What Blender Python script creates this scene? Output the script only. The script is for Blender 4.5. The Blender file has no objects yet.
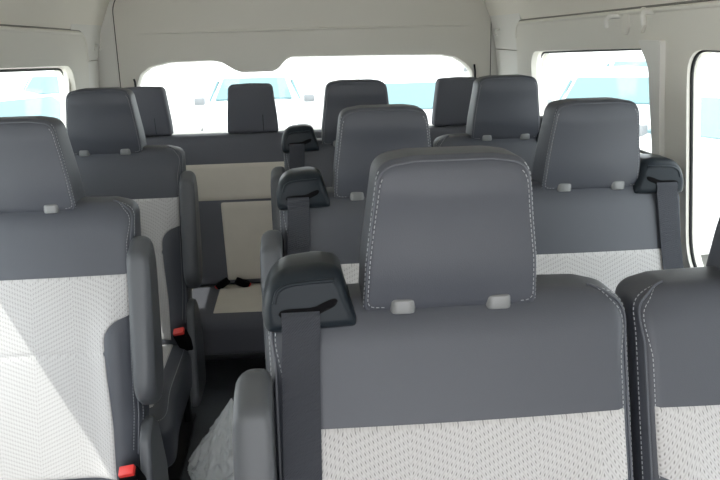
import bpy, bmesh, math, random
from mathutils import Vector, Matrix, geometry, noise
random.seed(7)
S = bpy.context.scene
COL = S.collection
PI = math.pi
CZ = 1.30                                   # eye height above the van floor

# ------------------------------------------------------------------ materials
def nt(name):
    m = bpy.data.materials.new(name); m.use_nodes = True
    t = m.node_tree; b = t.nodes['Principled BSDF']
    return m, t, b
def N(t, kind, **kw):
    n = t.nodes.new(kind)
    for k, v in kw.items(): setattr(n, k, v)
    return n
def mth(t, op, a, b=None, c=None):
    n = t.nodes.new('ShaderNodeMath'); n.operation = op
    for i, v in enumerate((a, b, c)):
        if v is None: continue
        if isinstance(v, (int, float)): n.inputs[i].default_value = v
        else: t.links.new(v, n.inputs[i])
    return n.outputs[0]
def bump(t, b, height, strength, dist):
    n = t.nodes.new('ShaderNodeBump'); n.inputs['Strength'].default_value = strength
    n.inputs['Distance'].default_value = dist
    t.links.new(height, n.inputs['Height']); t.links.new(n.outputs[0], b.inputs['Normal'])
def simple(name, col, rough=.5, metal=0, spec=.5, nscale=None, nstr=.2, ndist=.001, var=0.0, coat=0):
    m, t, b = nt(name)
    b.inputs['Base Color'].default_value = (*col, 1); b.inputs['Roughness'].default_value = rough
    b.inputs['Metallic'].default_value = metal; b.inputs['Specular IOR Level'].default_value = spec
    b.inputs['Coat Weight'].default_value = coat
    if nscale:
        tc = N(t, 'ShaderNodeTexCoord'); nz = N(t, 'ShaderNodeTexNoise')
        nz.inputs['Scale'].default_value = nscale; nz.inputs['Detail'].default_value = 4
        t.links.new(tc.outputs['Object'], nz.inputs['Vector'])
        bump(t, b, nz.outputs['Fac'], nstr, ndist)
        if var:
            n2 = N(t, 'ShaderNodeTexNoise'); n2.inputs['Scale'].default_value = nscale * .02 + 2
            t.links.new(tc.outputs['Object'], n2.inputs['Vector'])
            cr = N(t, 'ShaderNodeMixRGB'); cr.inputs[1].default_value = (*[c * (1 - var) for c in col], 1)
            cr.inputs[2].default_value = (*[min(1, c * (1 + var)) for c in col], 1)
            t.links.new(n2.outputs['Fac'], cr.inputs[0]); t.links.new(cr.outputs[0], b.inputs['Base Color'])
    return m
def leather(name, col, rough):
    m, t, b = nt(name)
    tc = N(t, 'ShaderNodeTexCoord'); v = N(t, 'ShaderNodeTexVoronoi'); v.inputs['Scale'].default_value = 620
    nz = N(t, 'ShaderNodeTexNoise'); nz.inputs['Scale'].default_value = 9; nz.inputs['Detail'].default_value = 3
    t.links.new(tc.outputs['Object'], v.inputs['Vector']); t.links.new(tc.outputs['Object'], nz.inputs['Vector'])
    h = mth(t, 'ADD', mth(t, 'MULTIPLY', v.outputs['Distance'], .25), mth(t, 'MULTIPLY', nz.outputs['Fac'], 3.0))
    bump(t, b, h, .35, .0012)
    b.inputs['Base Color'].default_value = (*col, 1); b.inputs['Roughness'].default_value = rough
    b.inputs['Specular IOR Level'].default_value = .5
    return m
def cloth(name, light, dark):
    m, t, b = nt(name)
    tc = N(t, 'ShaderNodeTexCoord'); sp = N(t, 'ShaderNodeSeparateXYZ'); t.links.new(tc.outputs['Object'], sp.inputs[0])
    x, y, z = sp.outputs
    zz = mth(t, 'SUBTRACT', z, y)
    tri = mth(t, 'PINGPONG', mth(t, 'ADD', x, 1.0), .085)
    q = mth(t, 'ADD', zz, tri)                         # chevrons
    gx = mth(t, 'FRACT', mth(t, 'MULTIPLY', mth(t, 'ADD', x, 1.0), 1 / .0056))
    gq = mth(t, 'FRACT', mth(t, 'MULTIPLY', q, 1 / .0074))
    dx = mth(t, 'SUBTRACT', gx, .5); dq = mth(t, 'SUBTRACT', gq, .5)
    d = mth(t, 'SQRT', mth(t, 'ADD', mth(t, 'MULTIPLY', dx, dx), mth(t, 'MULTIPLY', mth(t, 'MULTIPLY', dq, dq), 1.6)))
    dot = N(t, 'ShaderNodeMapRange'); dot.inputs['From Min'].default_value = .06; dot.inputs['From Max'].default_value = .30
    t.links.new(d, dot.inputs['Value'])
    ridge = mth(t, 'ABSOLUTE', dq)
    rr = N(t, 'ShaderNodeMapRange'); rr.inputs['From Min'].default_value = .5; rr.inputs['From Max'].default_value = .30
    t.links.new(ridge, rr.inputs['Value'])
    fac = mth(t, 'MULTIPLY', dot.outputs[0], mth(t, 'ADD', mth(t, 'MULTIPLY', rr.outputs[0], .3), .7))
    mix = N(t, 'ShaderNodeMixRGB'); mix.inputs[1].default_value = (*dark, 1); mix.inputs[2].default_value = (*light, 1)
    t.links.new(fac, mix.inputs[0]); t.links.new(mix.outputs[0], b.inputs['Base Color'])
    bump(t, b, fac, .45, .001)
    b.inputs['Roughness'].default_value = .85; b.inputs['Specular IOR Level'].default_value = .2
    b.inputs['Sheen Weight'].default_value = .15
    return m
def webbing(name, col):
    m, t, b = nt(name)
    tc = N(t, 'ShaderNodeTexCoord'); sp = N(t, 'ShaderNodeSeparateXYZ'); t.links.new(tc.outputs['Object'], sp.inputs[0])
    a = mth(t, 'SINE', mth(t, 'MULTIPLY', mth(t, 'ADD', sp.outputs[2], sp.outputs[0]), 2 * PI / .0045))
    c = mth(t, 'SINE', mth(t, 'MULTIPLY', sp.outputs[0], 2 * PI / .0036))
    h = mth(t, 'MULTIPLY', a, c)
    bump(t, b, h, .5, .0008)
    b.inputs['Base Color'].default_value = (*col, 1); b.inputs['Roughness'].default_value = .6
    b.inputs['Specular IOR Level'].default_value = .35
    return m
def glass(name, tint, refl):
    m = bpy.data.materials.new(name); m.use_nodes = True; t = m.node_tree; t.nodes.clear()
    o = N(t, 'ShaderNodeOutputMaterial'); tr = N(t, 'ShaderNodeBsdfTransparent'); gl = N(t, 'ShaderNodeBsdfGlossy')
    tr.inputs['Color'].default_value = (*tint, 1); gl.inputs['Roughness'].default_value = .03
    mx = N(t, 'ShaderNodeMixShader'); mx.inputs[0].default_value = refl
    t.links.new(tr.outputs[0], mx.inputs[1]); t.links.new(gl.outputs[0], mx.inputs[2]); t.links.new(mx.outputs[0], o.inputs[0])
    return m

M = {}
M['leather'] = leather('grey_leather', (.059, .064, .080), .46)
M['leather_side'] = leather('grey_leather_bolster', (.078, .084, .102), .45)
M['rear_cloth'] = simple('charcoal_cloth', (.095, .098, .116), .75, nscale=700, nstr=.3)
M['cloth'] = cloth('cream_patterned_cloth', (.525, .515, .52), (.22, .215, .212))
M['cream'] = simple('cream_plain_cloth', (.56, .52, .46), .85, spec=.2, nscale=500, nstr=.3, var=.06)
M['plastic'] = simple('dark_plastic', (.014, .019, .025), .36, spec=.18, nscale=900, nstr=.08, ndist=.0005)
M['plastic_grey'] = simple('grey_plastic', (.075, .080, .090), .42, nscale=900, nstr=.1, ndist=.0005)
M['black'] = simple('black_void_plastic', (.004, .004, .005), .8, spec=.08)
M['webbing'] = webbing('seat_belt_webbing', (.030, .033, .043))
M['thread'] = simple('pale_thread', (.36, .37, .39), .7)
M['post'] = simple('grey_metal_post', (.20, .205, .21), .35, metal=.2)
M['red'] = simple('red_button', (.75, .045, .04), .35)
M['frame'] = simple('black_painted_steel', (.008, .009, .012), .4)
M['trim'] = simple('beige_trim', (.74, .72, .66), .6, nscale=500, nstr=.12, ndist=.0005)
M['trim_light'] = simple('pale_grey_trim', (.76, .75, .715), .55, nscale=500, nstr=.1, ndist=.0005)
M['door_trim'] = simple('grey_beige_door_trim', (.72, .70, .645), .65, nscale=400, nstr=.12, ndist=.0005)
M['headliner'] = simple('cream_headliner', (.82, .785, .71), .9, nscale=900, nstr=.3, ndist=.0006)
M['lowtrim'] = simple('slate_lower_trim', (.060, .072, .090), .55, nscale=500, nstr=.1)
M['seam'] = simple('grey_gap_shade', (.22, .215, .20), .8)  # shade of the trim panel gap, put into the colour
M['rubber'] = simple('black_rubber', (.012, .013, .014), .6)
M['floor'] = simple('dark_floor_vinyl', (.085, .095, .110), .5, nscale=260, nstr=.3, var=.3)
M['glass'] = glass('window_glass', (.95, .975, .965), .04)
M['white_paint'] = simple('white_car_paint', (.80, .81, .82), .25, coat=.5)
M['silver_paint'] = simple('silver_car_paint', (.42, .46, .50), .3, metal=.3, coat=.5)
M['blue_paint'] = simple('blue_car_paint', (.05, .10, .26), .3, coat=.5)
M['carglass'] = simple('pale_blue_car_glass', (.12, .215, .235), .15, spec=.4)
M['tyre'] = simple('tyre_rubber', (.03, .03, .032), .8)
M['rim'] = simple('alloy_rim', (.40, .41, .42), .35, metal=.5)
M['lamp'] = simple('headlamp_lens', (.20, .21, .22), .3)
M['ground'] = simple('sunlit_concrete', (.52, .51, .49), .9, nscale=3, nstr=.2, var=.08)
def bagmat():
    m, t, b = nt('clear_plastic_bag')
    b.inputs['Base Color'].default_value = (.90, .94, .95, 1); b.inputs['Roughness'].default_value = .22
    b.inputs['Alpha'].default_value = .50; b.inputs['Specular IOR Level'].default_value = .8
    return m
M['bag'] = bagmat()

# ------------------------------------------------------------------ object helpers
def link(name, me, mat, parent=None, smooth=True, loc=None, sharp=None):
    if smooth:
        for p in me.polygons: p.use_smooth = True
    o = bpy.data.objects.new(name, me); COL.objects.link(o)
    for m in (mat if isinstance(mat, (list, tuple)) else [mat]): me.materials.append(m)
    if parent is not None: o.parent = parent
    if loc: o.location = loc
    if sharp is not None and smooth:
        me.set_sharp_from_angle(angle=math.radians(sharp))
    return o
def mk(name, verts, faces, mat, parent=None, smooth=True, sharp=None):
    me = bpy.data.meshes.new(name); me.from_pydata([tuple(v) for v in verts], [], faces); me.update()
    bm = bmesh.new(); bm.from_mesh(me); bmesh.ops.recalc_face_normals(bm, faces=bm.faces); bm.to_mesh(me); bm.free()
    return link(name, me, mat, parent, smooth, sharp=sharp)
def root(name, loc, label=None, cat=None, group=None):
    o = bpy.data.objects.new(name, None); COL.objects.link(o); o.location = loc; o.empty_display_size = .1
    if label: o['label'] = label
    if cat: o['category'] = cat
    if group: o['group'] = group
    return o
def tag(o, label=None, cat=None, group=None, kind=None):
    if label: o['label'] = label
    if cat: o['category'] = cat
    if group: o['group'] = group
    if kind: o['kind'] = kind
    return o
def copy_tree(o, parent=None):
    c = o.copy(); COL.objects.link(c)
    if parent is not None: c.parent = parent; c.matrix_parent_inverse = o.matrix_parent_inverse
    for ch in KIDS(o): copy_tree(ch, c)
    return c
def KIDS(o): return [c for c in bpy.data.objects if c.parent == o]

def rrect(w, h, r, cx=0, cy=0, n=8):
    """rounded rectangle outline, CCW; r = (bottom left, bottom right, top right, top left); dense along the sides"""
    if isinstance(r, (int, float)): r = (r,) * 4
    cs = [(-w/2 + r[0], -h/2 + r[0], r[0], PI), (w/2 - r[1], -h/2 + r[1], r[1], 1.5*PI),
          (w/2 - r[2], h/2 - r[2], r[2], 0), (-w/2 + r[3], h/2 - r[3], r[3], .5*PI)]
    pts = []
    for x, y, q, a0 in cs:
        for k in range(n + 1):
            a = a0 + k / n * PI / 2
            pts.append((cx + x + q*math.cos(a), cy + y + q*math.sin(a)))
    return densify(pts, .03)
def densify(pts, step):
    out = []
    for i in range(len(pts)):
        a = pts[i]; b = pts[(i+1) % len(pts)]
        L = math.hypot(b[0]-a[0], b[1]-a[1])
        if L < 1e-6: continue
        n = max(1, int(math.ceil(L / step)))
        for k in range(n): out.append((a[0]+(b[0]-a[0])*k/n, a[1]+(b[1]-a[1])*k/n))
    return out
def rpoly(pts, rad, n=6):
    """rounded polygon (CCW list of corners)"""
    out = []; L = len(pts)
    if isinstance(rad, (int, float)): rad = [rad]*L
    for i in range(L):
        p0 = Vector(pts[i-1]); p1 = Vector(pts[i]); p2 = Vector(pts[(i+1) % L])
        d0 = (p0-p1).normalized(); d1 = (p2-p1).normalized()
        ang = d0.angle(d1); r = rad[i]
        if r < 1e-5: out.append(tuple(p1)); continue
        cut = min(r / math.tan(ang/2), (p0-p1).length*.49, (p2-p1).length*.49)
        a = p1 + d0*cut; b = p1 + d1*cut
        for k in range(n+1):
            t = k/n; out.append(tuple(a*(1-t)**2 + p1*2*t*(1-t) + b*t*t))
    return out
def normals2(pts):
    n = len(pts); out = []
    for i in range(n):
        a = pts[i-1]; b = pts[(i+1) % n]
        dx, dy = b[0]-a[0], b[1]-a[1]; L = math.hypot(dx, dy) or 1
        out.append((dy/L, -dx/L))
    return out
class Pad:
    """a padded body: outline in (a, b), thickness along c. front radius (ra, rb, rc), back radius likewise; D = front bulge"""
    def __init__(s, outline, T, fr, br, crown=0.0, fmap=None, bulge=None, bcrown=0.0, taper=None):
        s.o = outline; s.T = T; s.fr = fr; s.br = br; s.crown = crown; s.bulge = bulge; s.bc = bcrown
        xs = [p[0] for p in outline]; ys = [p[1] for p in outline]
        s.cx = (min(xs)+max(xs))/2; s.cy = (min(ys)+max(ys))/2; s.hx = (max(xs)-min(xs))/2; s.hy = (max(ys)-min(ys))/2
        s.map = fmap or (lambda a, b, c: (a, b, c)); s.n = normals2(outline); s.taper = taper
    def D(s, a, b):
        u = min(1, abs(a-s.cx)/s.hx); v = min(1, abs(b-s.cy)/s.hy)
        d = s.T/2 + s.crown*(1-u*u)*(1-v**4)
        if s.bulge: d += s.bulge(a, b)
        if s.taper: d += s.taper(b)
        return d
    def edge(s, i, phi, front=True):
        p = s.o[i]; n = s.n[i]; r = s.fr if front else s.br
        k = 1 - math.cos(phi)
        a = s.cx+(p[0]-s.cx)*(1-min(.95, r[0]*k/s.hx)); b = s.cy+(p[1]-s.cy)*(1-min(.95, r[1]*k/s.hy))
        if front: c = s.D(a, b) - r[2]*(1-math.sin(phi))
        else: c = -(s.T/2 - r[2]*(1-math.sin(phi)))
        return a, b, c
    def build(s, name, mat, parent=None, nphi=5, sharp=None):
        n = len(s.o); V = []; F = []; rings = []
        def add(pts):
            i0 = len(V); V.extend(s.map(*p) for p in pts); rings.append(i0)
        ks = (.975, .94, .90, .86, .81, .76, .70, .63, .55, .46, .36, .25, .13)
        bk = [s.edge(i, PI/2, False) for i in range(n)]
        for k in reversed(ks):
            add([(s.cx+(p[0]-s.cx)*k, s.cy+(p[1]-s.cy)*k, -(s.T/2 + s.bc*(1-k*k))) for p in bk])
        for j in range(nphi, -1, -1): add([s.edge(i, j/nphi*PI/2, False) for i in range(n)])
        for j in range(0, nphi+1): add([s.edge(i, j/nphi*PI/2, True) for i in range(n)])
        ft = [s.edge(i, PI/2, True) for i in range(n)]
        for k in ks:
            row = []
            for p in ft:
                a = s.cx+(p[0]-s.cx)*k; b = s.cy+(p[1]-s.cy)*k; row.append((a, b, s.D(a, b)))
            add(row)
        for q in range(len(rings)-1):
            a0, b0 = rings[q], rings[q+1]
            for i in range(n):
                j = (i+1) % n; F.append((a0+i, a0+j, b0+j, b0+i))
        ci = len(V); V.append(s.map(s.cx, s.cy, -(s.T/2+s.bc)))
        for i in range(n): F.append((ci, rings[0]+(i+1) % n, rings[0]+i))
        ci = len(V); V.append(s.map(s.cx, s.cy, s.D(s.cx, s.cy)))
        for i in range(n): F.append((ci, rings[-1]+i, rings[-1]+(i+1) % n))
        return mk(name, V, F, mat, parent, sharp=sharp)
    def surf(s, a, b, off=0.0): return Vector(s.map(a, b, s.D(a, b)+off))
    def edgept(s, i, phi, off=0.0):
        a, b, c = s.edge(i, phi); n = s.n[i]
        a += n[0]*off*math.cos(phi); b += n[1]*off*math.cos(phi); c += off*math.sin(phi)
        return Vector(s.map(a, b, c))
def patch(pad, name, xl, xr, b0, b1, mat, parent, puff=.004, nx=26, nb=30, seams=(), ew=.012):
    """an upholstery panel laid into the face of a pad; xl, xr are functions of b"""
    V = []; F = []
    for j in range(nb+1):
        b = b0 + (b1-b0)*j/nb
        l, r = xl(b), xr(b)
        for i in range(nx+1):
            u = i/nx; u = .5 - .5*math.cos(u*PI)
            a = l + (r-l)*u
            e = min(a-l, r-a, b-b0, b1-b)
            h = puff*math.sqrt(max(0, 1-(1-min(1, max(0, e)/ew))**2)) - .0012
            for sb in seams: h -= puff*.55*math.exp(-((b-sb)/.005)**2)
            V.append(pad.surf(a, b, h))
    for j in range(nb):
        for i in range(nx):
            k = j*(nx+1)+i; F.append((k, k+1, k+nx+2, k+nx+1))
    return mk(name, V, F, mat, parent)
def tube_geo(V, F, pts, r, ns=6, closed=False, flat=1.0, cap=True):
    n = len(pts); i0 = len(V); up0 = None
    for i in range(n):
        p = Vector(pts[i])
        a = Vector(pts[i-1 if (i > 0 or closed) else 0]); b = Vector(pts[(i+1) % n if (i < n-1 or closed) else n-1])
        d = (b-a).normalized()
        if up0 is None: up0 = Vector((0, 1, 0)) if abs(d.y) < .9 else Vector((1, 0, 0))
        s_ = d.cross(up0).normalized(); u_ = s_.cross(d).normalized(); up0 = u_
        rr = r[i] if isinstance(r, (list, tuple)) else r
        for k in range(ns):
            t = 2*PI*k/ns; V.append(p + s_*rr*math.cos(t) + u_*rr*flat*math.sin(t))
    m = n if closed else n-1
    for i in range(m):
        j = (i+1) % n
        for k in range(ns):
            l = (k+1) % ns; F.append((i0+i*ns+k, i0+i*ns+l, i0+j*ns+l, i0+j*ns+k))
    if not closed and cap:
        F.append(tuple(i0+k for k in range(ns))[::-1]); F.append(tuple(i0+(n-1)*ns+k for k in range(ns)))
def tube(name, pts, r, mat, parent=None, ns=8, closed=False, flat=1.0):
    V = []; F = []; tube_geo(V, F, pts, r, ns, closed, flat)
    return mk(name, V, F, mat, parent, sharp=50)
def stitches(name, lines, mat, parent, L=.0040, gap=.0028, r=.00062):
    V = []; F = []
    for pts in lines:
        acc = 0; on = True; start = Vector(pts[0]); need = L
        for i in range(len(pts)-1):
            a = Vector(pts[i]); b = Vector(pts[i+1]); seg = (b-a).length; pos = 0
            if seg < 1e-7: continue
            while pos + need <= seg:
                pos += need; p = a + (b-a)*(pos/seg)
                if on: tube_geo(V, F, [start, (start+p)/2, p], r, 4)
                start = p; on = not on; need = L if on else gap
            need -= seg-pos
    return mk(name, V, F, mat, parent, smooth=False)
def bevbox(name, size, loc, mat, parent=None, bev=.004, rot=None, seg=2, taper=1.0):
    bm = bmesh.new(); bmesh.ops.create_cube(bm, size=1)
    for v in bm.verts:
        k = taper if v.co.z > 0 else 1
        v.co = Vector((v.co.x*size[0]*k, v.co.y*size[1]*k, v.co.z*size[2]))
    if bev: bmesh.ops.bevel(bm, geom=bm.edges[:], offset=bev, segments=seg, affect='EDGES', profile=.6)
    mt = Matrix.Translation(loc)
    if rot: mt = mt @ rot
    bmesh.ops.transform(bm, matrix=mt, verts=bm.verts)
    me = bpy.data.meshes.new(name); bm.to_mesh(me); bm.free()
    return link(name, me, mat, parent, smooth=True, sharp=40)
def ribbon_geo(V, F, pts, w, th, wdir):
    """flat webbing strip following pts, wide along wdir"""
    wdir = Vector(wdir).normalized(); i0 = len(V)
    for i, p in enumerate(pts):
        p = Vector(p); a = Vector(pts[max(0, i-1)]); b = Vector(pts[min(len(pts)-1, i+1)])
        nn = (b-a).normalized().cross(wdir).normalized()
        for s1, s2 in ((-1, -1), (1, -1), (1, 1), (-1, 1)): V.append(p + wdir*(s1*w/2) + nn*(s2*th/2))
    n = len(pts)
    for i in range(n-1):
        for k in range(4):
            l = (k+1) % 4; F.append((i0+i*4+k, i0+i*4+l, i0+(i+1)*4+l, i0+(i+1)*4+k))
    F.append((i0+3, i0+2, i0+1, i0)); e = i0+(n-1)*4; F.append((e, e+1, e+2, e+3))
def panel_geo(V, F, outer, holes, m3, th):
    """flat panel with holes, mapped to 3-D by m3(a, b, depth), thickness th"""
    loops = [outer]+holes
    flat = [p for l in loops for p in l]
    tris = geometry.tessellate_polygon([[Vector((p[0], p[1], 0)) for p in l] for l in loops])
    n = len(flat); i0 = len(V)
    V.extend(Vector(m3(p[0], p[1], 0)) for p in flat); V.extend(Vector(m3(p[0], p[1], th)) for p in flat)
    for t in tris:
        F.append(tuple(i0+k for k in t)); F.append(tuple(i0+n+k for k in reversed(t)))
    s = i0
    for l in loops:
        m = len(l)
        for i in range(m):
            j = (i+1) % m; F.append((s+i, s+j, s+n+j, s+n+i))
        s += m

# ------------------------------------------------------------------ passenger seats
def smooth(t): t = max(0, min(1, t)); return t*t*(3-2*t)
BT = .957; BB = .33                             # backrest top / bottom
TAN = math.tan(math.radians(14))
def make_seat(label, group, guide=-1, arm=-1, W=.485, hoff=0.0, lowkit=True):
    R0 = root('passenger_seat', (0, 0, 0), label, 'seat', group)
    # ---- backrest
    hw = W/2
    zc = (BT+BB)/2
    corners = [(-hw*.96, BB), (hw*.96, BB), (hw, BB+.16), (hw, BT-.012), (hw-.05, BT), (0, BT+.004), (-hw+.05, BT), (-hw, BT-.012), (-hw, BB+.16)]
    out = densify(rpoly(corners, [.05, .05, .2, .055, .05, .4, .05, .055, .2], 8), .02)
    fm = lambda a, b, c: (a, .055 + (BT-b)*-TAN - c, b)
    def bulge(a, b):
        q = math.exp(-((abs(a)-hw+.055)/.035)**2)*smooth((.80-b)/.15)*.018
        return q + .006*math.sin((b-BB)/(BT-BB)*PI)
    back = Pad(out, .105, (.024, .050, .030), (.03, .03, .03), crown=.006, fmap=fm, bulge=bulge)
    bo = back.build('backrest', M['leather'], R0)
    zb1 = .805                                   # leather band ends here
    bol = lambda b: (hw-.016) - .056*math.sqrt(max(0, 1-(1-max(0, min(1, (.714-b)/.05)))**2)) + .012*smooth((.66-b)/.2)
    patch(back, 'cloth_panel', lambda b: -bol(b), bol, BB+.035, zb1, M['cloth'], bo, puff=.005, nx=44, nb=110, seams=(.640,))
    # bolsters are the leather either side of the cloth; piping and stitching run round the edge of the face
    n = len(out)
    idx = [i for i in range(n) if out[i][1] > BB+.06 or abs(out[i][0]) > hw*.8]
    idx.sort(key=lambda i: math.atan2(out[i][0], -(out[i][1]-zc)) % (2*PI))      # from bottom, round
    ang = lambda i: math.atan2(out[i][0], out[i][1]-zc)
    idx = sorted([i for i in range(n) if abs(ang(i)) < 2.55], key=ang)
    def phi_at(i, p0):
        x, z = out[i]
        return p0*(1-smooth((z-(BT-.062))/.06)*.5 - .5*smooth((hw-.012-abs(x))/.035))
    lines = []
    for sg in (-1, 1):
        q = sorted([i for i in idx if out[i][0]*sg > hw-.050 and out[i][1] > BB+.05], key=lambda i: out[i][1]+max(0, hw-abs(out[i][0]))*(out[i][1] > BT-.1))
        tube('piping', [back.edgept(i, phi_at(i, .90), .0006) for i in q], .0022, M['leather_side'], bo, ns=6)
        lines.append([back.edgept(i, phi_at(i, 1.28), .0006) for i in q])
        lines.append([back.edgept(i, phi_at(i, .45), .0008) for i in q])
    stitches('stitching', lines, M['thread'], bo)
    # ---- headrest
    H = root('headrest', (0, 0, 0)); H.parent = R0
    hz0, hz1 = .936, 1.150; hh = (hz1-hz0)/2; hc = (hz0+hz1)/2
    ho = densify(rpoly([(-.117, hz0+.001), (0, hz0-.001), (.117, hz0+.001), (.113, hz0+.07), (.096, hz1-.007), (.05, hz1), (-.05, hz1), (-.096, hz1-.007), (-.113, hz0+.07)],
                       [.012, .3, .012, .3, .030, .05, .05, .030, .3], 8), .012)
    hm = lambda a, b, c: (a+hoff, .056 - (b-hc)*.17 - c, b)
    ht = Pad(ho, .110, (.009, .018, .011), (.03, .04, .035), crown=.007, fmap=hm, taper=lambda b: .010*smooth((hc-b)/.10+.4)-.008*smooth((b-hz1+.05)/.05))
    hb = ht.build('cushion', M['leather'], H, nphi=6)
    n = len(ho); angh = lambda i: math.atan2(ho[i][0], ho[i][1]-hc)
    ring = sorted([i for i in range(n) if abs(angh(i)) < 2.45], key=angh)
    sd = [i for i in ring if ho[i][1] < hz1-.004 and abs(ho[i][0]) > .088]
    pr = [i for i in sd if ho[i][0] > 0]; pl = [i for i in sd if ho[i][0] < 0]
    lines = []
    for s_ in (pr, pl):
        lines.append([ht.edgept(i, 1.25, .0006) for i in s_])
        lines.append([ht.edgept(i, .55, .0008) for i in s_])
    stitches('stitching', lines, M['thread'], H)
    tube('piping', [ht.edgept(i, .9, .0002) for i in ring], .0016, M['leather_side'], H, ns=6)
    for sx in (-1, 1):
        x = hoff + sx*.064
        V = []; F = []; tube_geo(V, F, [(x, .036, .90), (x, .036, .98)], .0065, 10); mk('post', V, F, M['post'], H, sharp=50)
        cp = Pad(rrect(.034, .022, .010, x, .010, 5), .020, (.004, .004, .004), (.002, .002, .002), fmap=lambda a, b, c: (a, b, BT-.007+c))
        cp.build('post_sleeve', M['post'], H)
    # ---- belt guide on the shoulder
    g = guide; gx = g*(hw-.052)
    G = root('belt_guide', (0, 0, 0)); G.parent = R0
    def gp(x, z): return (gx + g*x, z)
    pts = [gp(*p) for p in ((.056, .922), (.059, .955), (.050, .988), (.030, 1.006), (-.018, 1.011), (-.046, 1.006), (-.054, .972), (-.066, .938), (-.067, .926))]
    rad = [.014, .06, .06, .05, .06, .024, .06, .012, .010]
    if g < 0: pts = pts[::-1]; rad = rad[::-1]
    if sum(pts[i-1][0]*pts[i][1]-pts[i][0]*pts[i-1][1] for i in range(len(pts))) < 0: pts = pts[::-1]; rad = rad[::-1]
    go = densify(rpoly(pts, rad, 7), .008)
    gm = lambda a, b, c: (a, .046 - (1.011-b)*TAN*.6 - c, b)
    gpad = Pad(go, .092, (.014, .018, .024), (.02, .02, .02), crown=.004, fmap=gm)
    gpad.build('housing', M['plastic'], G, nphi=7)
    br = [(gx+g*x, z) for x, z in ((.041, .966), (.036, .981), (.022, .989), (-.006, .992), (-.036, .993))]
    tube('brow', [gpad.surf(a, b, -.0010) for a, b, _ in smooth_line([(p[0], p[1], 0) for p in br], 6)], .0028, M['plastic'], G, ns=8)
    sl = smooth_line([(gx+g*x, z, 0) for x, z in ((.036, .953), (.016, .954), (-.008, .955), (-.024, .961), (-.040, .967))], 8)
    V = []; F = []; ns_ = len(sl)
    for i, p in enumerate(sl):
        e = math.sqrt(max(.02, 1-abs(2*i/(ns_-1)-1)**8))
        V.append(gpad.surf(p[0], p[1]-.0060*e, .0010)); V.append(gpad.surf(p[0], p[1], .0012)); V.append(gpad.surf(p[0], p[1]+.0060*e, .0010))
    for i in range(ns_-1):
        for q in (0, 1): F.append((3*i+q, 3*i+q+1, 3*i+q+4, 3*i+q+3))
    mk('slot', V, F, M['black'], G)
    bx = gx+g*.008
    line = [gpad.surf(bx, .955, .0005), gpad.surf(bx, .947, .0035), gpad.surf(bx, .930, .0040)]
    for z in (.895, .86, .80, .74, .66, .58, .50, .42):
        xx = bx + g*(.969-z)*.03
        line.append(back.surf(xx, z, .010))
    V = []; F = []; ribbon_geo(V, F, smooth_line(line, 4), .049, .0022, (1, 0, 0))
    mk('seat_belt', V, F, M['webbing'], R0, smooth=False)
    # ---- armrest folded up beside the backrest
    if arm:
        ax = arm*(hw+.019)
        ao = densify(rpoly([(-.125, .865), (-.045, .895), (-.020, .84), (-.080, .55), (-.125, .505), (-.195, .56)][::-1], [.03, .035, .05, .05, .035, .05][::-1], 8), .015)
        ap = Pad(ao, .046, (.020, .020, .022), (.014, .014, .014), crown=.003, fmap=lambda a, b, c: (ax+arm*c, a+.025, b))
        A = ap.build('armrest', M['plastic_grey'], R0, nphi=5)
    # ---- cushion
    cw = W/2
    cm = lambda a, b, c: (a, b, .268 + c - .05*smooth((-.46-b)/.12))
    co = densify(rpoly([(-cw, -.60), (0, -.615), (cw, -.60), (cw, -.05), (-cw, -.05)], [.06, .4, .06, .03, .03], 8), .025)
    def cb(a, b): return .012*math.exp(-((abs(a)-cw+.05)/.04)**2)
    cu = Pad(co, .125, (.030, .050, .035), (.02, .02, .02), crown=.01, fmap=cm, bulge=cb)
    cu_o = cu.build('seat_cushion', M['leather'], R0)
    patch(cu, 'cloth_panel', lambda b: -(cw-.055), lambda b: cw-.055, -.53, -.12, M['cloth'], cu_o, puff=.005, nx=30, nb=30)
    n = len(co); ci = [i for i in range(n) if abs(co[i][0]) > cw-.008 or co[i][1] < -.5]
    ci.sort(key=lambda i: math.atan2(co[i][0], -(co[i][1]+.3)))
    stitches('stitching', [[cu.edgept(i, 1.2, .0006) for i in ci]], M['thread'], cu_o, r=.0007)
    # ---- side cover by the hinge, lever, buckle, base
    for sx in ([arm] if arm else []):
        so = densify(rpoly([(-.235, .14), (-.02, .14), (-.01, .30), (-.06, .44), (-.115, .485), (-.165, .45), (-.20, .30)], [.03, .03, .05, .04, .03, .05, .05], 6), .02)
        sp = Pad(so, .026, (.010, .010, .010), (.004, .004, .004), fmap=lambda a, b, c, sx=sx: (sx*(hw+.005)+sx*c, a+.02, b))
        sp.build('side_cover', M['plastic_grey'], R0)
    bkx = (arm if arm else -guide)*(hw-.018)
    B = root('buckle', (0, 0, 0)); B.parent = R0
    rot = Matrix.Rotation(math.radians(28), 4, 'X') @ Matrix.Rotation(math.radians(-12*(1 if bkx > 0 else -1)), 4, 'Y')
    V = []; F = []
    ribbon_geo(V, F, [(bkx, -.12, .26), (bkx, -.135, .32), (bkx, -.155, .36)], .024, .012, (0, 1, 0)); mk('stalk', V, F, M['frame'], B, smooth=False)
    bevbox('buckle_body', (.040, .028, .080), (bkx, -.178, .368), M['black'], B, .005, rot)
    tp = Vector((bkx, -.178, .368)) + rot @ Vector((0, 0, .042))
    bevbox('release_button', (.034, .023, .016), tp, M['red'], B, .003, rot)
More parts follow.
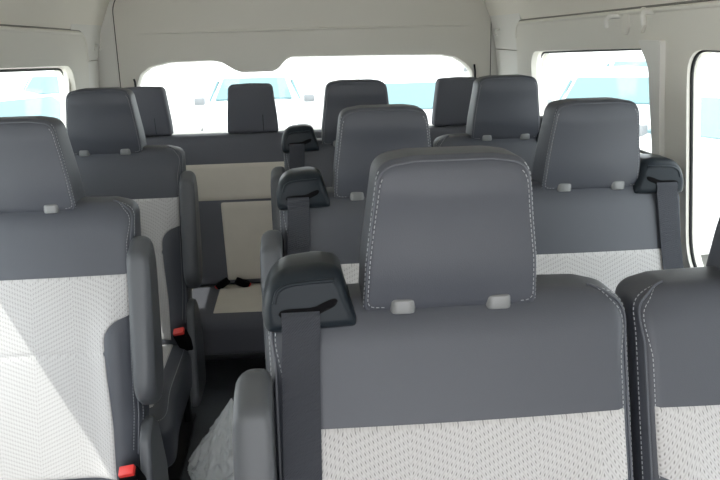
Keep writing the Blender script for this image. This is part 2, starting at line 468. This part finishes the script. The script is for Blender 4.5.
    for sx in (-1, 1):
        V = []; F = []; x = sx*(hw-.05)
        tube_geo(V, F, [(x, -.52, .22), (x, -.53, .16), (x, -.54, .02)], .015, 8); mk('leg', V, F, M['frame'], R0, sharp=40)
        V = []; F = []; tube_geo(V, F, [(x, -.10, .22), (x, -.07, .16), (x, -.05, .02)], .015, 8); mk('leg', V, F, M['frame'], R0, sharp=40)
        bevbox('floor_rail', (.045, .58, .018), (x, -.29, .010), M['frame'], R0, .004)
    bevbox('base_frame', (W-.04, .50, .035), (0, -.31, .195), M['frame'], R0, .008)
    return R0
def smooth_line(pts, k):
    """Catmull-Rom through pts"""
    P = [Vector(p) for p in pts]; P = [P[0]*2-P[1]]+P+[P[-1]*2-P[-2]]; out = []
    for i in range(1, len(P)-2):
        for j in range(k):
            t = j/k; a, b, c, d = P[i-1], P[i], P[i+1], P[i+2]
            out.append(.5*((2*b)+(c-a)*t+(2*a-5*b+4*c-d)*t*t+(3*b-a-3*c+d)*t**3))
    out.append(P[-2]); return out

Y1, Y2, Y3, Y4 = .930, 1.6945, 2.4705, 3.205
GR = 'passenger seats in pairs along the aisle'; GL = 'single passenger seats along the opposite window'
a1 = make_seat('large foreground grey leather and cream cloth seat with the biggest headrest', GR, -1, -1)
a1.location = (.190, Y1, .003)
b1 = make_seat('partly cut off grey seat beside the foreground seat, at the picture edge', GR, 1, 0, W=.44, hoff=.046)
b1.location = (.665, Y1+.004, 0)
a2 = copy_tree(a1); a2.location = (.190, Y2, -.008); a2['label'] = 'aisle seat directly behind the foreground seat, its headrest overlapped by the largest headrest'
b2 = make_seat('window seat with belt hanging over pale cloth beside the right pillar', GR, 1, 0, W=.452, hoff=.008); b2.location = (.668, Y2, -.008)
a3 = copy_tree(a1); a3.location = (.190, Y3, .006); a3['label'] = 'farther aisle seat with only its headrest and belt guide showing before the rear bench'
b3 = copy_tree(b2); b3.location = (.676, Y3, .006); b3['label'] = 'farther window seat under the coat hooks with its headrest beside the rear window'
l2 = make_seat('near single seat with a sunlit patch on its cream cloth', GL, -1, 1); l2.location = (-.620, Y2, -.008)
l3 = copy_tree(l2); l3.location = (-.620, Y3, .004); l3['label'] = 'farther single seat behind the sunlit one, red buckle beside its armrest'

# ------------------------------------------------------------------ rear bench, two halves
def make_bench(label, Wb):
    R0 = root('rear_bench', (0, 0, 0), label, 'bench seat', 'halves of the rear bench')
    hw = Wb/2; T0 = .905; B0 = .30; sp = .443
    out = densify(rpoly([(-hw, B0), (hw, B0), (hw, T0-.003), (hw-.03, T0), (-hw+.03, T0), (-hw, T0-.003)], [.02, .02, .03, .02, .02, .03], 6), .03)
    fm = lambda a, b, c: (a, .05 - (T0-b)*TAN - c, b)
    bp = Pad(out, .10, (.018, .035, .02), (.02, .02, .02), fmap=fm, crown=.003)
    bo = bp.build('backrest', M['rear_cloth'], R0)
    patch(bp, 'upper_cloth_panel', lambda b: -hw+.02, lambda b: hw-.02, .642, .793, M['cream'], bo, .006, 50, 14)
    for k in (-1, 1):
        c = k*sp/2
        patch(bp, 'lower_cloth_panel', lambda b: c-.147+(.64-b)*.05, lambda b: c+.147-(.64-b)*.05, B0+.02, .638, M['cream'], bo, .006, 30, 20)
        ao = densify(rpoly([(c-.05, .40), (c+.05, .40), (c+.05, .55), (c-.05, .55)], .02, 4), .02)
        H = root('headrest', (0, 0, 0)); H.parent = R0
        hz0, hz1 = .908, 1.112; hc = (hz0+hz1)/2
        ho = densify(rpoly([(c-.107, hz0), (c+.107, hz0), (c+.104, hz0+.06), (c+.090, hz1-.004), (c, hz1), (c-.090, hz1-.004), (c-.104, hz0+.06)], [.012, .012, .2, .022, .3, .022, .2], 6), .015)
        hp = Pad(ho, .09, (.010, .014, .014), (.025, .025, .025), crown=.006, fmap=lambda a, b, c_: (a, .05-(b-hc)*.12-c_, b))
        hp.build('cushion', M['rear_cloth'], H)
        for sx in (-1, 1):
            x = c+sx*.055
            V = []; F = []; tube_geo(V, F, [(x, .05, .86), (x, .05, .94)], .006, 8); mk('post', V, F, M['post'], H, sharp=50)
        tube('seam', [hp.surf(c+.045, z, -.0004) for z in (.918, .94, .96, .985)], .0014, M['black'], H, ns=5)
    co = densify(rpoly([(-hw, -.52), (hw, -.52), (hw, -.04), (-hw, -.04)], .035, 6), .03)
    cp = Pad(co, .140, (.02, .05, .04), (.02, .02, .02), crown=.01, fmap=lambda a, b, c: (a, b, .210+c))
    cu = cp.build('seat_cushion', M['rear_cloth'], R0)
    for k in (-1, 1):
        c = k*sp/2
        patch(cp, 'cloth_panel', lambda b: c-.165, lambda b: c+.165, -.455, -.10, M['cream'], cu, .006, 24, 20)
    for k in (-1, 0, 1):
        x = k*(hw-.12)
        V = []; F = []; tube_geo(V, F, [(x, -.44, .13), (x, -.46, .02)], .014, 8); mk('leg', V, F, M['frame'], R0, sharp=40)
        V = []; F = []; tube_geo(V, F, [(x, -.10, .13), (x, -.08, .02)], .014, 8); mk('leg', V, F, M['frame'], R0, sharp=40)
    tube('cross_bar', [(-hw+.05, -.44, .125), (hw-.05, -.44, .125)], .012, M['frame'], R0)
    bevbox('support_frame', (Wb-.08, .40, .03), (0, -.27, .115), M['frame'], R0, .006)
    tube('brace', [(-hw+.10, -.44, .03), (-hw+.34, -.42, .15)], .010, M['frame'], R0)
    tube('brace', [(hw-.05, -.44, .04), (hw-.36, -.42, .15)], .010, M['frame'], R0)
    for x, tilt, red in ((.070, 55, True), (.150, -60, True)):
        B = root('buckle', (0, 0, 0)); B.parent = R0
        rot = Matrix.Rotation(math.radians(tilt), 4, 'Y') @ Matrix.Rotation(math.radians(20), 4, 'X')
        p = Vector((x, -.17, .312))
        bevbox('buckle_body', (.030, .022, .060), p, M['black'], B, .005, rot)
        bevbox('release_button', (.024, .018, .012), p + rot @ Vector((0, 0, -.030 if tilt > 0 else -.030)), M['red'], B, .003, rot)
    return R0
XR = .024
r1 = make_bench('left half of the dark rear bench, headrests of both places in clear view', .870); r1.location = (XR-.437, Y4, 0)
r2 = copy_tree(r1); r2.location = (XR+.437, Y4, 0); r2['label'] = 'other half of the rear bench, mostly hidden behind the seats near the right pillar'

# ------------------------------------------------------------------ van shell
YF, YD = -1.15, 3.55                      # front end, tailgate
def wx(side, z, off=0):
    """inner face of the side wall at height z; off > 0 goes outward"""
    x0 = .90 if side > 0 else .85
    x = x0 + .085*(CZ-.07-z)
    if z > 1.36: x -= .55*(z-1.36)
    return side*(x+off)
def struct(name, V, F, mat, parent=None, smooth=False, sharp=None):
    o = mk(name, V, F, mat, parent, smooth, sharp)
    if parent is None: o['kind'] = 'structure'
    return o
def win(y0, y1, z0, z1, r): return rpoly([(y0, z0), (y1, z0), (y1, z1), (y0, z1)], r, 8)
WINS = {-1: [rpoly([(2.02, .955), (3.145, .955), (3.145, 1.196), (2.02, 1.232)], [.05, .05, .12, .06], 8), win(.55, 1.80, .60, 1.200, .07)],
        1: [rpoly([(1.955, .955), (3.000, .955), (3.000, 1.212), (1.955, 1.246)], [.04, .05, .10, .03], 8), win(.45, 1.810, .675, 1.237, [.08, .10, .07, .06])]}
HOLES = {-1: [rpoly([(1.99, .95), (3.10, .95), (3.10, 1.208), (1.99, 1.238)], [.05, .05, .13, .07], 8), win(.53, 1.82, .585, 1.215, .08)],
         1: [rpoly([(1.905, .95), (2.945, .95), (2.945, 1.218), (1.905, 1.246)], [.04, .05, .08, .03], 8), win(.43, 1.735, .690, 1.246, [.09, .12, .07, .07])]}
TRIM = {-1: rpoly([(YF+.02, .55), (1.985, .55), (1.985, .93), (3.31, .93), (3.29, 1.330), (YF+.02, 1.385)], [.001, .001, .001, .001, .12, .001], 8),
        1: rpoly([(YF+.02, .67), (1.90, .67), (1.90, .925), (3.14, .925), (3.13, 1.326), (YF+.02, 1.375)], [.001, .001, .001, .001, .06, .001], 8)}
for side, nm in ((-1, 'left'), (1, 'right')):
    # outer skin
    V = []; F = []
    holes = [[(p[0], p[1]) for p in w] for w in WINS[side]]
    outer = [(YF, 0), (YD+.06, 0), (YD+.06, 1.36), (YF, 1.36)]
    panel_geo(V, F, outer, holes, lambda a, b, d: (wx(side, b, .055+d), a, b), .02)
    struct('wall_'+nm, V, F, M['trim'])
    # inner trim panel with the window reveals
    V = []; F = []
    def tmap(a, b, d): return (wx(side, b, d), a, b)
    tp = TRIM[side]; hs = HOLES[side]
    panel_geo(V, F, tp, hs, tmap, .022)
    # sloping reveals between the trim and the skin
    for h_, w_ in zip(hs, WINS[side]):
        i0 = len(V); n = len(h_)
        V.extend(Vector(tmap(p[0], p[1], .012)) for p in h_); V.extend(Vector((wx(side, p[1], .056), p[0], p[1])) for p in w_)
        for i in range(n):
            j = (i+1) % n; F.append((i0+i, i0+j, i0+n+j, i0+n+i))
    Tm = struct('trim_%d' % (1 if side < 0 else 2), V, F, M['trim'], smooth=True, sharp=35)
    ed = [p for p in tp if p[1] > .93 and p[0] > YF+.01][:-1] + [(YF+.03, tp[-1][1])]
    ed = [(YF+.03, tp[-1][1])] + [p for p in reversed(tp) if p[1] > 1.0 and p[0] > 2.5] + [(tp[len(tp)//2][0], .95)]
    ed = [p for i, p in enumerate(ed) if i == 0 or math.hypot(p[0]-ed[i-1][0], p[1]-ed[i-1][1]) > 1e-4][:-1]
    tube('edge_bead', [(wx(side, z, .004), y, z-.002) for y, z in ed], .0075, M['trim'], Tm, ns=10)
    tube('edge_gap_shade', [(wx(side, z+.006, .008), y+(.008 if y > 3.0 and z < 1.3 else 0), z+.0075) for y, z in ed], .0036, M['seam'], Tm, ns=8)  # added grey tube that paints the shaded gap along the panel edge
    # lower dark trim
    V = []; F = []
    lo = [(2.03, .02), (YD-.01, .02), (YD-.01, .925), (2.03, .925)] if side < 0 else [(1.92, .02), (YD-.01, .02), (YD-.01, .92), (1.92, .92)]
    hole = rpoly([(2.905, .862), (2.945, .862), (2.945, .882), (2.905, .882)], .009, 5)
    panel_geo(V, F, lo, [hole], lambda a, b, d: (wx(side, b, d-.008), a, b), .03)
    i0 = len(V)
    for a in (lo[0][0], YD-.01):
        V.extend([Vector((wx(side, .925, -.008), a, .925)), Vector((wx(side, .955, .03), a, .952)), Vector((wx(side, .955, .05), a, .952)), Vector((wx(side, .925, .02), a, .925))])
    F += [(i0, i0+1, i0+5, i0+4), (i0+1, i0+2, i0+6, i0+5), (i0+2, i0+3, i0+7, i0+6), (i0+3, i0, i0+4, i0+7), (i0, i0+3, i0+2, i0+1), (i0+4, i0+5, i0+6, i0+7)]
    struct('baseboard_'+nm, V, F, M['lowtrim'])
    # windows: rubber seal and pane
    for k, w in enumerate(WINS[side]):
        num = {(-1, 0): 1, (-1, 1): 4, (1, 0): 2, (1, 1): 3}[(side, k)]
        near = (side, k) == (1, 1); w_s = HOLES[side][k] if near else w
        V = []; F = []; loop = [(wx(side, p[1], .012 if near else .046), p[0], p[1]) for p in w_s]
        tube_geo(V, F, loop, .0045 if near else .0056, 8, closed=True); Wn = struct('window_%d' % num, V, F, M['rubber'], smooth=True)
        V = []; F = []; panel_geo(V, F, w, [], lambda a, b, d: (wx(side, b, .058+d), a, b), .004); mk('pane', V, F, M['glass'], Wn, smooth=False)
# pillar cover on the right wall
V = []; F = []
pc = rpoly([(1.850, .70), (1.878, .70), (1.888, 1.00), (1.898, 1.10), (1.905, 1.20), (1.965, 1.266), (1.838, 1.266), (1.845, 1.10)], [.004, .004, .1, .1, .05, .006, .006, .1], 6)
panel_geo(V, F, pc, [], lambda a, b, d: (wx(1, b, -.014+d), a, b), .020)
struct('trim_3', V, F, M['trim_light'])
# rear pillars of the side walls (behind the trim panels) with their joint lines
for side, nm, num in ((-1, 'left', 4), (1, 'right', 5)):
    V = []; F = []
    for z0, z1 in ((.93, 1.214), (1.218, 1.40)):
        panel_geo(V, F, [(3.08, z0), (YD-.005, z0), (YD-.005, z1), (3.08, z1)], [], lambda a, b, d: (wx(side, b, .020+d), a, b), .02)
    struct('trim_%d' % num, V, F, M['trim_light'])

# ceiling: lofted headliner profile
prof = []
for k in range(0, 33):
    t = k/32; x = -.853 + t*(.853+.903)
    u = abs(t-.5)*2
    z = 1.335 + .31*max(0, 1-u**4)**.6
    prof.append((x, z))
V = []; F = []; ys = [YF, -.5, .3, 1.1, 1.9, 2.7, 3.3, YD+.04]
for off in (0, .03):
    for y in ys:
        for x, z in prof: V.append(Vector((x*(1+off*.9), y, z+off)))
n = len(prof); m = len(ys)
for q in range(2):
    for j in range(m-1):
        for i in range(n-1):
            a = q*n*m+j*n+i; f = (a, a+1, a+n+1, a+n); F.append(f if q else f[::-1])
for j in (0, m-1):
    for i in range(n-1): F.append((j*n+i, j*n+i+1, n*m+j*n+i+1, n*m+j*n+i))
for j in range(m-1):
    for i in (0, n-1): F.append((j*n+i, (j+1)*n+i, n*m+(j+1)*n+i, n*m+j*n+i))
struct('ceiling', V, F, M['headliner'], smooth=True, sharp=50)
# floor
V = []; F = []
panel_geo(V, F, [(-.93, YF), (1.0, YF), (1.0, YD+.06), (-.93, YD+.06)], [], lambda a, b, d: (a, b, -d), .05)
struct('floor', V, F, M['floor'])

# tailgate: trim panel with the window opening, glass, seals
def DS(x, zr): return (x*.947, CZ+zr*.947)
dl, dr = -.786, .897
op = [DS(-.757, -.45), DS(.866, -.45), DS(.868, -.235), DS(.858, -.185), DS(.823, -.150), DS(.775, -.120), DS(.70, -.106), DS(.35, -.100), DS(-.015, -.096), DS(-.045, -.106), DS(-.085, -.150), DS(-.115, -.163), DS(-.265, -.163), DS(-.295, -.150), DS(-.355, -.112), DS(-.400, -.104), DS(-.600, -.108), DS(-.690, -.128), DS(-.735, -.160), DS(-.757, -.215)]
op = rpoly(op, [.03, .03]+[.05]*18, 5)
dp = rpoly([(dl+.02, .10), (dr-.01, .10), (dr, 1.0), (dr, 1.45), (dr-.12, 1.60), (dl+.12, 1.60), (dl, 1.45), (dl, 1.0)], [.02, .02, .2, .12, .06, .06, .12, .2], 6)
V = []; F = []
dmap = lambda a, b, d: (a, YD+d, b)
panel_geo(V, F, dp, [op], dmap, .014)
opo = [(p[0]*1.0, p[1]) for p in op]
i0 = len(V); n = len(op); cxo = .05; czo = 1.03
inn = [(cxo+(p[0]-cxo)*.985, czo+(p[1]-czo)*.93) for p in op]
D1 = struct('door_1', V, F, M['door_trim'], smooth=True, sharp=35)
# glass shade lip curving back to the pane
V = []; F = []
for q, (kx, kz, dy) in enumerate(((1.0, 1.0, 0), (.994, .985, .006), (.990, .97, .02), (.990, .965, .05))):
    V.extend(Vector((cxo+(p[0]-cxo)*kx, YD+dy, czo+(p[1]-czo)*kz)) for p in op)
for q in range(3):
    for i in range(n):
        j = (i+1) % n; F.append((q*n+i, q*n+j, (q+1)*n+j, (q+1)*n+i))
mk('window_reveal', V, F, M['door_trim'], D1)
tube('crease', [(-.69, YD-.001, CZ+.022), (-.3, YD-.002, CZ+.024), (.3, YD-.002, CZ+.026), (.82, YD-.001, CZ+.022)], [.0015, .0060, .0060, .0015], M['door_trim'], D1, ns=10)
V = []; F = []
gl = [(cxo+(p[0]-cxo)*1.0, czo+(p[1]-czo)*1.0) for p in op]
panel_geo(V, F, [(cxo+(p[0]-cxo)*1.01, czo+(p[1]-czo)*1.02) for p in op], [], lambda a, b, d: (a, YD+.052+d, b), .005)
W5 = struct('window_5', V, F, M['glass'])
for x in (DS(-.757, 0)[0]-.004, DS(.866, 0)[0]+.006):
    V = []; F = []; tube_geo(V, F, [(x, YD-.004, 1.075), (x, YD-.006, 1.115), (x-.004, YD-.004, 1.150 if x > 0 else 1.128)], .0045, 8)
    mk('window_seal', V, F, M['rubber'], D1)
# dark seal round the tailgate and the surround outside it
V = []; F = []
tube_geo(V, F, [(p[0], YD+.012, p[1]) for p in [( .05+(q[0]-.05)*1.004, .9+(q[1]-.9)*1.004) for q in dp]], .005, 8, closed=True)
struct('trim_8', V, F, M['rubber'], smooth=True)
V = []; F = []
hole = [(.05+(p[0]-.05)*1.006, .9+(p[1]-.9)*1.004) for p in dp]
panel_geo(V, F, [(-.98, -.02), (1.06, -.02), (1.06, 1.72), (-.98, 1.72)], [hole], lambda a, b, d: (a, YD+.004+d, b), .045)
struct('wall_back', V, F, M['trim_light'])

# hooks
def hook(name, x, y, z, side, label, flip=1):
    R0 = root(name, (x, y, z), label, 'coat hook', 'coat hooks on the upper trim')
    dm = lambda a, b, c: (-side*c, a, b)
    Pad(rpoly([(-.016*flip-.010, .018), (-.016*flip+.012, .020), (-.016*flip+.018, -.012), (-.016*flip+.004, -.026), (-.016*flip-.010, -.01)][::1], .008, 5)[::-1], .010, (.003,)*3, (.002,)*3, fmap=dm).build('cap', M['trim'], R0)
    tube('arm', [(0, .018*flip, .010), (-side*.022, .020*flip, .010), (-side*.026, .026*flip, .004), (-side*.024, .028*flip, -.010)], .0045, M['trim_light'], R0, ns=8)
    R0.scale = (1.3, 1.5, 1.5)
    return R0
hook('coat_hook', wx(1, 1.315), 2.08, 1.313, 1, 'small pale coat hook on upper trim, farther of the two above the window', 1)
hook('coat_hook', wx(1, 1.315), 1.93, 1.318, 1, 'small pale coat hook on upper trim, nearer of the two above the pillar', -1)
def clip(x, y, z, side, label):
    R0 = root('hook', (x, y, z), label, 'hook', 'small hooks beside the tailgate')
    Pad(rpoly([(-.016, -.018), (.016, -.018), (.014, .018), (-.012, .020)], .008, 5), .012, (.004,)*3, (.002,)*3, fmap=lambda a, b, c: (-side*c, a, b)).build('plate', M['trim_light'], R0)
    tube('arm', [(-side*.004, 0, .010), (-side*.026, -.004, .006), (-side*.030, -.004, -.012), (-side*.020, -.004, -.020)], .005, M['trim_light'], R0)
clip(wx(-1, 1.285, .018), 3.47, 1.275, -1, 'small pale hook on the left rear pillar beside the tailgate')
clip(wx(1, 1.285, .018), 3.43, 1.295, 1, 'small pale hook on the right rear pillar beside the tailgate')

# ------------------------------------------------------------------ plastic bag in the aisle
def bag():
    bm = bmesh.new(); bmesh.ops.create_icosphere(bm, subdivisions=6, radius=1)
    for v in bm.verts:
        p = v.co.copy(); z = (p.z+1)/2
        k = 1 - .93*z**.85
        q = Vector((p.x*.165*k + .045*z, p.y*.13*k, max(0, z*.29)))
        d = noise.ridged_multi_fractal(p*2.3+Vector((3, 1, 2)), .9, 2.2, 5, 1.0, 2.0)
        d2 = noise.noise(p*7)
        q += Vector((p.x, p.y, p.z*.3)) * ((d-1.2)*.020*(k+.15) + d2*.010*k)
        q.z = max(.004, q.z)
        v.co = q
    me = bpy.data.meshes.new('plastic_bag'); bm.to_mesh(me); bm.free()
    o = link('plastic_bag', me, M['bag'], None); o.location = (-.275, 2.03, 0)
    tag(o, 'crumpled clear plastic bag on the dark aisle floor', 'bag')
bag()

# ------------------------------------------------------------------ car park outside
GZ = -.95
V = []; F = []
panel_geo(V, F, [(-80, -60), (80, -60), (80, 120), (-80, 120)], [], lambda a, b, d: (a, b, GZ-d), .1)
struct('ground', V, F, M['ground'])
def car(paint, label, tall=1.0):
    R0 = root('parked_car', (0, 0, 0), label, 'car', 'parked cars outside the windows')
    # side profile stations along y (front = -y): (y, belt half width, z low, z belt, roof z, roof half width)
    st = [(-2.20, .62, .30, .62, .62, .60), (-2.12, .80, .24, .78, .80, .72), (-1.60, .90, .22, .93, .97, .78), (-1.15, .92, .22, .99, 1.04, .78),
          (-.95, .92, .22, 1.00, 1.12, .74), (-.35, .92, .22, 1.01, 1.50, .64), (.20, .92, .22, 1.02, 1.58, .64), (1.10, .92, .22, 1.04, 1.56, .63),
          (1.75, .91, .24, 1.06, 1.45, .60), (2.05, .88, .28, 1.02, 1.12, .70), (2.18, .80, .34, .90, .94, .66)]
    V = []; F = []; k = 0
    for y, w, zl, zb, zr, wr in st:
        zr = zb+(zr-zb)*tall
        half = [(w*.86, zl), (w*.97, zl+.12), (w, (zl+zb)/2), (w*.985, zb-.05), (w*.955, zb), (wr+(w*.955-wr)*.5, (zb+zr)/2), (wr, zr-.03*(zr-zb > .1)), (wr*.8, zr+.004), (0, zr+.03)]
        row = [(x, z) for x, z in half]+[(-x, z) for x, z in half[-2::-1]]
        k = len(row); V.extend(Vector((x, y, z)) for x, z in row)
    for j in range(len(st)-1):
        for i in range(k-1): F.append((j*k+i, j*k+i+1, (j+1)*k+i+1, (j+1)*k+i))
        F.append((j*k+k-1, j*k, (j+1)*k, (j+1)*k+k-1))
    F.append(tuple(range(k))); F.append(tuple(range((len(st)-1)*k, len(st)*k))[::-1])
    mk('body', V, F, paint, R0, sharp=35)
    def quad(name, pts, mat, off):
        c = [Vector(p) for p in pts]; nn = (c[1]-c[0]).cross(c[-1]-c[0]).normalized()
        if nn.dot((sum(c, Vector())/len(c)) - Vector((0, 0, .9))) < 0: nn = -nn
        V = [p+nn*off for p in c]+[p-nn*.02 for p in c]; L = len(c)
        F = [tuple(range(L)), tuple(range(2*L-1, L-1, -1))]+[(i, (i+1) % L, L+(i+1) % L, L+i) for i in range(L)]
        return mk(name, V, F, mat, R0, smooth=False)
    T = lambda zb, zr: zb+(zr-zb)*tall
    quad('windscreen', [(-.70, -.98, 1.13), (.70, -.98, 1.13), (.58, -.42, T(1.01, 1.47)), (-.58, -.42, T(1.01, 1.47))], M['carglass'], .022)
    quad('rear_window', [(-.62, 2.03, 1.16), (.62, 2.03, 1.16), (.52, 1.80, T(1.06, 1.42)), (-.52, 1.80, T(1.06, 1.42))], M['carglass'], .022)
    for s in (-1, 1):
        quad('side_window', [(s*.85, -.62, 1.08), (s*.85, .18, 1.09), (s*.71, .18, T(1.02, 1.44)), (s*.71, -.22, T(1.02, 1.43))], M['carglass'], .015)
        quad('side_window', [(s*.85, .28, 1.09), (s*.85, 1.30, 1.11), (s*.70, 1.20, T(1.04, 1.43)), (s*.71, .28, T(1.02, 1.44))], M['carglass'], .015)
        V = []; F = []
        me = bevbox('mirror', (.20, .11, .14), (s*1.02, -.72, 1.10), M['lamp'], R0, .03)
        quad('headlamp', [(s*.50, -2.15, .66), (s*.76, -2.08, .68), (s*.76, -2.04, .80), (s*.50, -2.11, .77)], M['lamp'], .03)
        for y in (-1.38, 1.36):
            V = []; F = []; x = s*.84
            for a, b in (((x-s*.10), .33), ((x-s*.09), .345), ((x+s*.09), .345), ((x+s*.10), .33), ((x+s*.10), .23)):
                V.extend(Vector((a, y+b*math.cos(t*PI/12), .345+b*math.sin(t*PI/12))) for t in range(24))
            for j in range(4):
                for i in range(24): F.append((j*24+i, j*24+(i+1) % 24, (j+1)*24+(i+1) % 24, (j+1)*24+i))
            F.append(tuple(range(24)))
            wh = mk('wheel', V, F, M['tyre'], R0, sharp=40)
            V = []; F = []; xx = x+s*.09
            for i in range(24): V.append(Vector((xx, y+.23*math.cos(i*PI/12), .345+.23*math.sin(i*PI/12))))
            V.append(Vector((xx+s*.02, y, .345)))
            for i in range(24): F.append((24, i, (i+1) % 24))
            mk('rim', V, F, M['rim'], wh, smooth=False)
    quad('grille', [(-.45, -2.205, .46), (.45, -2.205, .46), (.45, -2.195, .60), (-.45, -2.195, .60)], M['lamp'], .012)
    quad('number_plate', [(-.26, -2.22, .36), (.26, -2.22, .36), (.26, -2.22, .44), (-.26, -2.22, .44)], M['lamp'], .012)
    return R0
cw = car(M['white_paint'], 'white car facing the rear window, centred behind the bench')
cw.location = (-.80, 15.3, GZ)
place = [(1.75, 12.4, 0, 'white car seen through the rear window beside the middle headrest'),
         (-5.4, 18.6, 4, 'white car at the far corner of the rear window by the left pillar'),
         (-4.2, 11.2, 58, 'white car seen diagonally through the left side window'),
         (-8.4, 15.6, 62, 'white car farther back through the left side window'),
         (5.2, 12.2, -28, 'white car beyond the coat hooks in the right rear window'),
         (8.0, 17.6, -20, 'white car in the second line through the right rear window'),
         (5.0, 7.9, -62, 'white car close outside the nearest right window'),
         (9.6, 11.6, -60, 'white car behind the nearest one outside the right window')]
for x, y, a, lb in place:
    c = copy_tree(cw); c.location = (x, y, GZ); c.rotation_euler.z = math.radians(a); c['label'] = lb
blue = car(M['silver_paint'], 'silver van parked tall beyond the right rear window', 1.5)
blue.location = (6.4, 24.0, GZ); blue.rotation_euler.z = math.radians(-15)

# ------------------------------------------------------------------ light
w = bpy.data.worlds.new('World'); S.world = w; w.use_nodes = True
t = w.node_tree; bg = t.nodes['Background']
bg.inputs['Color'].default_value = (.93, .96, 1.0, 1); bg.inputs['Strength'].default_value = 2.6
L = bpy.data.lights.new('sun', 'SUN'); L.energy = 2.6; L.angle = .009; L.color = (1, .96, .90)
so = bpy.data.objects.new('sun', L); COL.objects.link(so)
so.rotation_euler = Vector((1.0, .62, -1.75)).to_track_quat('-Z', 'Y').to_euler()

# ------------------------------------------------------------------ camera
yaw, pitch, roll = .0764, .2652, -.0258
fw = Vector((math.sin(yaw)*math.cos(pitch), math.cos(yaw)*math.cos(pitch), -math.sin(pitch)))
r = Vector((math.cos(yaw), -math.sin(yaw), 0)); u = r.cross(fw)
c, s = math.cos(roll), math.sin(roll)
r2_, u2_ = c*r+s*u, -s*r+c*u
cd = bpy.data.cameras.new('camera'); co_ = bpy.data.objects.new('camera', cd); COL.objects.link(co_)
co_.matrix_world = Matrix(((r2_.x, u2_.x, -fw.x, 0), (r2_.y, u2_.y, -fw.y, 0), (r2_.z, u2_.z, -fw.z, CZ), (0, 0, 0, 1)))
cd.sensor_width = 36; cd.lens = 760/720*36; cd.clip_start = .05; cd.clip_end = 400
S.camera = co_
S.view_settings.view_transform = 'Standard'; S.view_settings.look = 'None'; S.view_settings.gamma = 1
S.view_settings.exposure = .72; S.view_settings.use_curve_mapping = False
S.cycles.use_denoising = True
S.cycles.max_bounces = 10; S.cycles.transparent_max_bounces = 12; S.cycles.diffuse_bounces = 6
